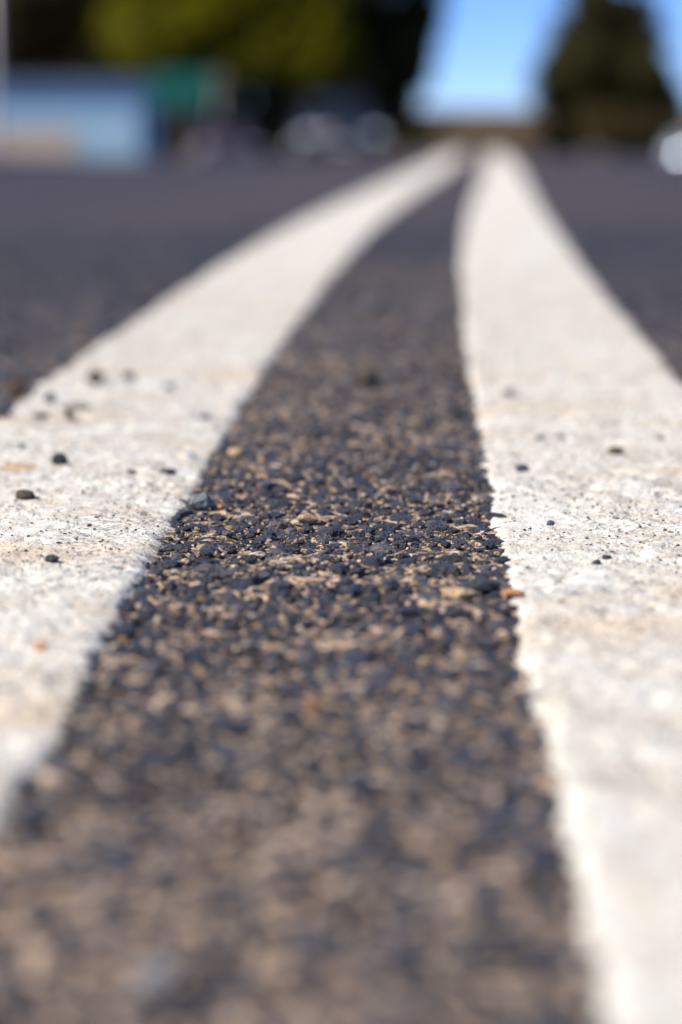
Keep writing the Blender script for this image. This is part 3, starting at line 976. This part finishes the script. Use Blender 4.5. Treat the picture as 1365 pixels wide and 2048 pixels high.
def loft(stations, seg=16, power=3.2):
    """superellipse rings (y, zlo, zhi, halfwidth) along y"""
    V, nr = [], len(stations)
    for (y, z0, z1, hw) in stations:
        for k in range(seg):
            a = 2 * math.pi * (k + 0.5) / seg
            c, s = math.cos(a), math.sin(a)
            px = math.copysign(abs(c) ** (2 / power), c) * hw
            pz = math.copysign(abs(s) ** (2 / power), s) * (z1 - z0) / 2 + (z0 + z1) / 2
            V.append((px, y, pz))
    bm = bmesh.new()
    vs = [bm.verts.new(v) for v in V]
    for i in range(nr - 1):
        for k in range(seg):
            a, b = i * seg + k, i * seg + (k + 1) % seg
            bm.faces.new((vs[a], vs[b], vs[b + seg], vs[a + seg]))
    bm.faces.new(vs[:seg][::-1]); bm.faces.new(vs[-seg:])
    return bm

def quad_panel(name, pts, mat, parent, thick=0.012):
    bm = bmesh.new()
    P = [Vector(p) for p in pts]
    n = (P[1] - P[0]).cross(P[3] - P[0]).normalized()
    a = [bm.verts.new(p) for p in P]; b = [bm.verts.new(p - n * thick) for p in P]
    bm.faces.new(a); bm.faces.new(b[::-1])
    for k in range(4):
        bm.faces.new((a[k], b[k], b[(k + 1) % 4], a[(k + 1) % 4]))
    return link(name, bm_mesh(name, bm), mat, parent)

def make_car(label, x, y, rz, paint, group=None, dz=0.0, lamp=None):
    t = empty('parked_car', (x, y, ground_z(y) + dz), rz)
    t.rotation_euler = (-math.atan(DOWNHILL) * math.cos(rz), 0, rz)
    tag(t, label, 'car', group)
    st = [(-2.20, .36, .62, .60), (-2.14, .27, .70, .74), (-1.9, .22, .77, .84), (-1.4, .20, .84, .88), (-.85, .20, .93, .90), (0, .20, .95, .90),
          (1.0, .20, .97, .90), (1.7, .21, 1.0, .88), (2.05, .25, .98, .82), (2.16, .30, .90, .74), (2.2, .38, .8, .62)]
    body = link('body', bm_mesh('body', loft(st, 20), True), paint, t)
    # cabin: stacked rings from belt to roof
    lv = [(.86, -1.02, 1.86, .80), (.98, -.86, 1.78, .79), (1.2, -.48, 1.52, .70), (1.36, -.18, 1.28, .62), (1.44, .02, 1.08, .54), (1.455, .25, .85, .38)]
    bm = bmesh.new(); rings = []
    for z, y0, y1, hw in lv:
        ring = []
        for k in range(24):
            a = 2 * math.pi * (k + .5) / 24
            c, s = math.cos(a), math.sin(a)
            ring.append(bm.verts.new((math.copysign(abs(c) ** .45, c) * hw, (y0 + y1) / 2 + math.copysign(abs(s) ** .45, s) * (y1 - y0) / 2, z)))
        rings.append(ring)
    for a, b in zip(rings, rings[1:]):
        for k in range(24): bm.faces.new((a[k], a[(k + 1) % 24], b[(k + 1) % 24], b[k]))
    bm.faces.new(rings[-1])
    link('cabin', bm_mesh('cabin', bm, True), paint, t)
    e = 0.012
    quad_panel('windscreen', [(-.68, -.88 - e, .99), (.68, -.88 - e, .99), (.55, -.21 - e, 1.36), (-.55, -.21 - e, 1.36)], M_GLASS, t)
    quad_panel('rear_window', [(.66, 1.78 + e, 1.0), (-.66, 1.78 + e, 1.0), (-.53, 1.30 + e, 1.35), (.53, 1.30 + e, 1.35)], M_GLASS, t)
    for s in (-1, 1):
        for y0, y1, t0, t1 in ((-.62, .42, -.12, .42), (.50, 1.48, .50, 1.08)):
            q = [(s * (.795 + e), y0, 1.0), (s * (.795 + e), y1, 1.0), (s * (.635 + e), t1, 1.34), (s * (.635 + e), t0, 1.34)]
            quad_panel('side_window', q if s > 0 else q[::-1], M_GLASS, t)
        bm = bmesh.new(); bmesh.ops.create_uvsphere(bm, u_segments=16, v_segments=10, radius=1.0)
        bmesh.ops.scale(bm, vec=(.19, .10, .085), verts=bm.verts); bmesh.ops.translate(bm, vec=(s * .64, -2.08, .62), verts=bm.verts)
        link('headlight', bm_mesh('headlight', bm, True), lamp or M_LAMP, t)
        bm = bmesh.new(); bmesh.ops.create_uvsphere(bm, u_segments=14, v_segments=8, radius=1.0)
        bmesh.ops.scale(bm, vec=(.14, .07, .10), verts=bm.verts); bmesh.ops.translate(bm, vec=(s * .62, 2.12, .80), verts=bm.verts)
        link('tail_light', bm_mesh('tail_light', bm, True), M_RED, t)
        mr = box_obj('wing_mirror', (s * .98, -.55, 1.02, .20, .12, .13), paint, t, .03)
        for wy in (-1.38, 1.32):
            bm = bmesh.new(); add_tube(bm, [(s * .72, wy, .32), (s * .76, wy, .32), (s * .90, wy, .32), (s * .93, wy, .32)], [.28, .32, .32, .28], 24)
            w = link('wheel', bm_mesh('wheel', bm, True), M_TYRE, t)
            bm = bmesh.new(); add_tube(bm, [(s * .90, wy, .32), (s * .945, wy, .32)], [.21, .19], 20)
            link('rim', bm_mesh('rim', bm), M_RIM, w)
    box_obj('grille', (0, -2.19, .55, .80, .05, .13), M_BLACK, t, .01)
    box_obj('bumper', (0, -2.17, .40, 1.25, .10, .10), M_BLACK, t, .02)
    box_obj('number_plate', (0, -2.232, .42, .5, .015, .11), M_PLATEW, t)
    box_obj('rear_plate', (0, 2.225, .62, .5, .02, .11), M_PLATEW, t)
    bm = bmesh.new(); add_tube(bm, [(-.42, -2.225, .635), (0, -2.235, .64), (.42, -2.225, .635)], [.014, .016, .014], 8)
    link('trim_bar', bm_mesh('trim_bar', bm, True), M_CHROME, t)
    return t

CARG = 'cars parked along the road'
make_car('black car with lit headlights, parked before the dark hedge', at_dist(675, 46), 46, 0.05, car_paint('black_car_paint', (0.012, 0.013, 0.016)), CARG, -0.08)
make_car('maroon grey car parked by the green sign', at_dist(455, 62), 62, 0.1, car_paint('maroon_car_paint', (0.06, 0.035, 0.045)), CARG, -0.2, M_LAMP_DIM)
make_car('white car with lit headlights beside the tall conifer', at_dist(1370, 96), 96, 0.0, car_paint('white_car_paint', (0.50, 0.56, 0.66)), CARG, -0.2, M_LAMP_BRIGHT)
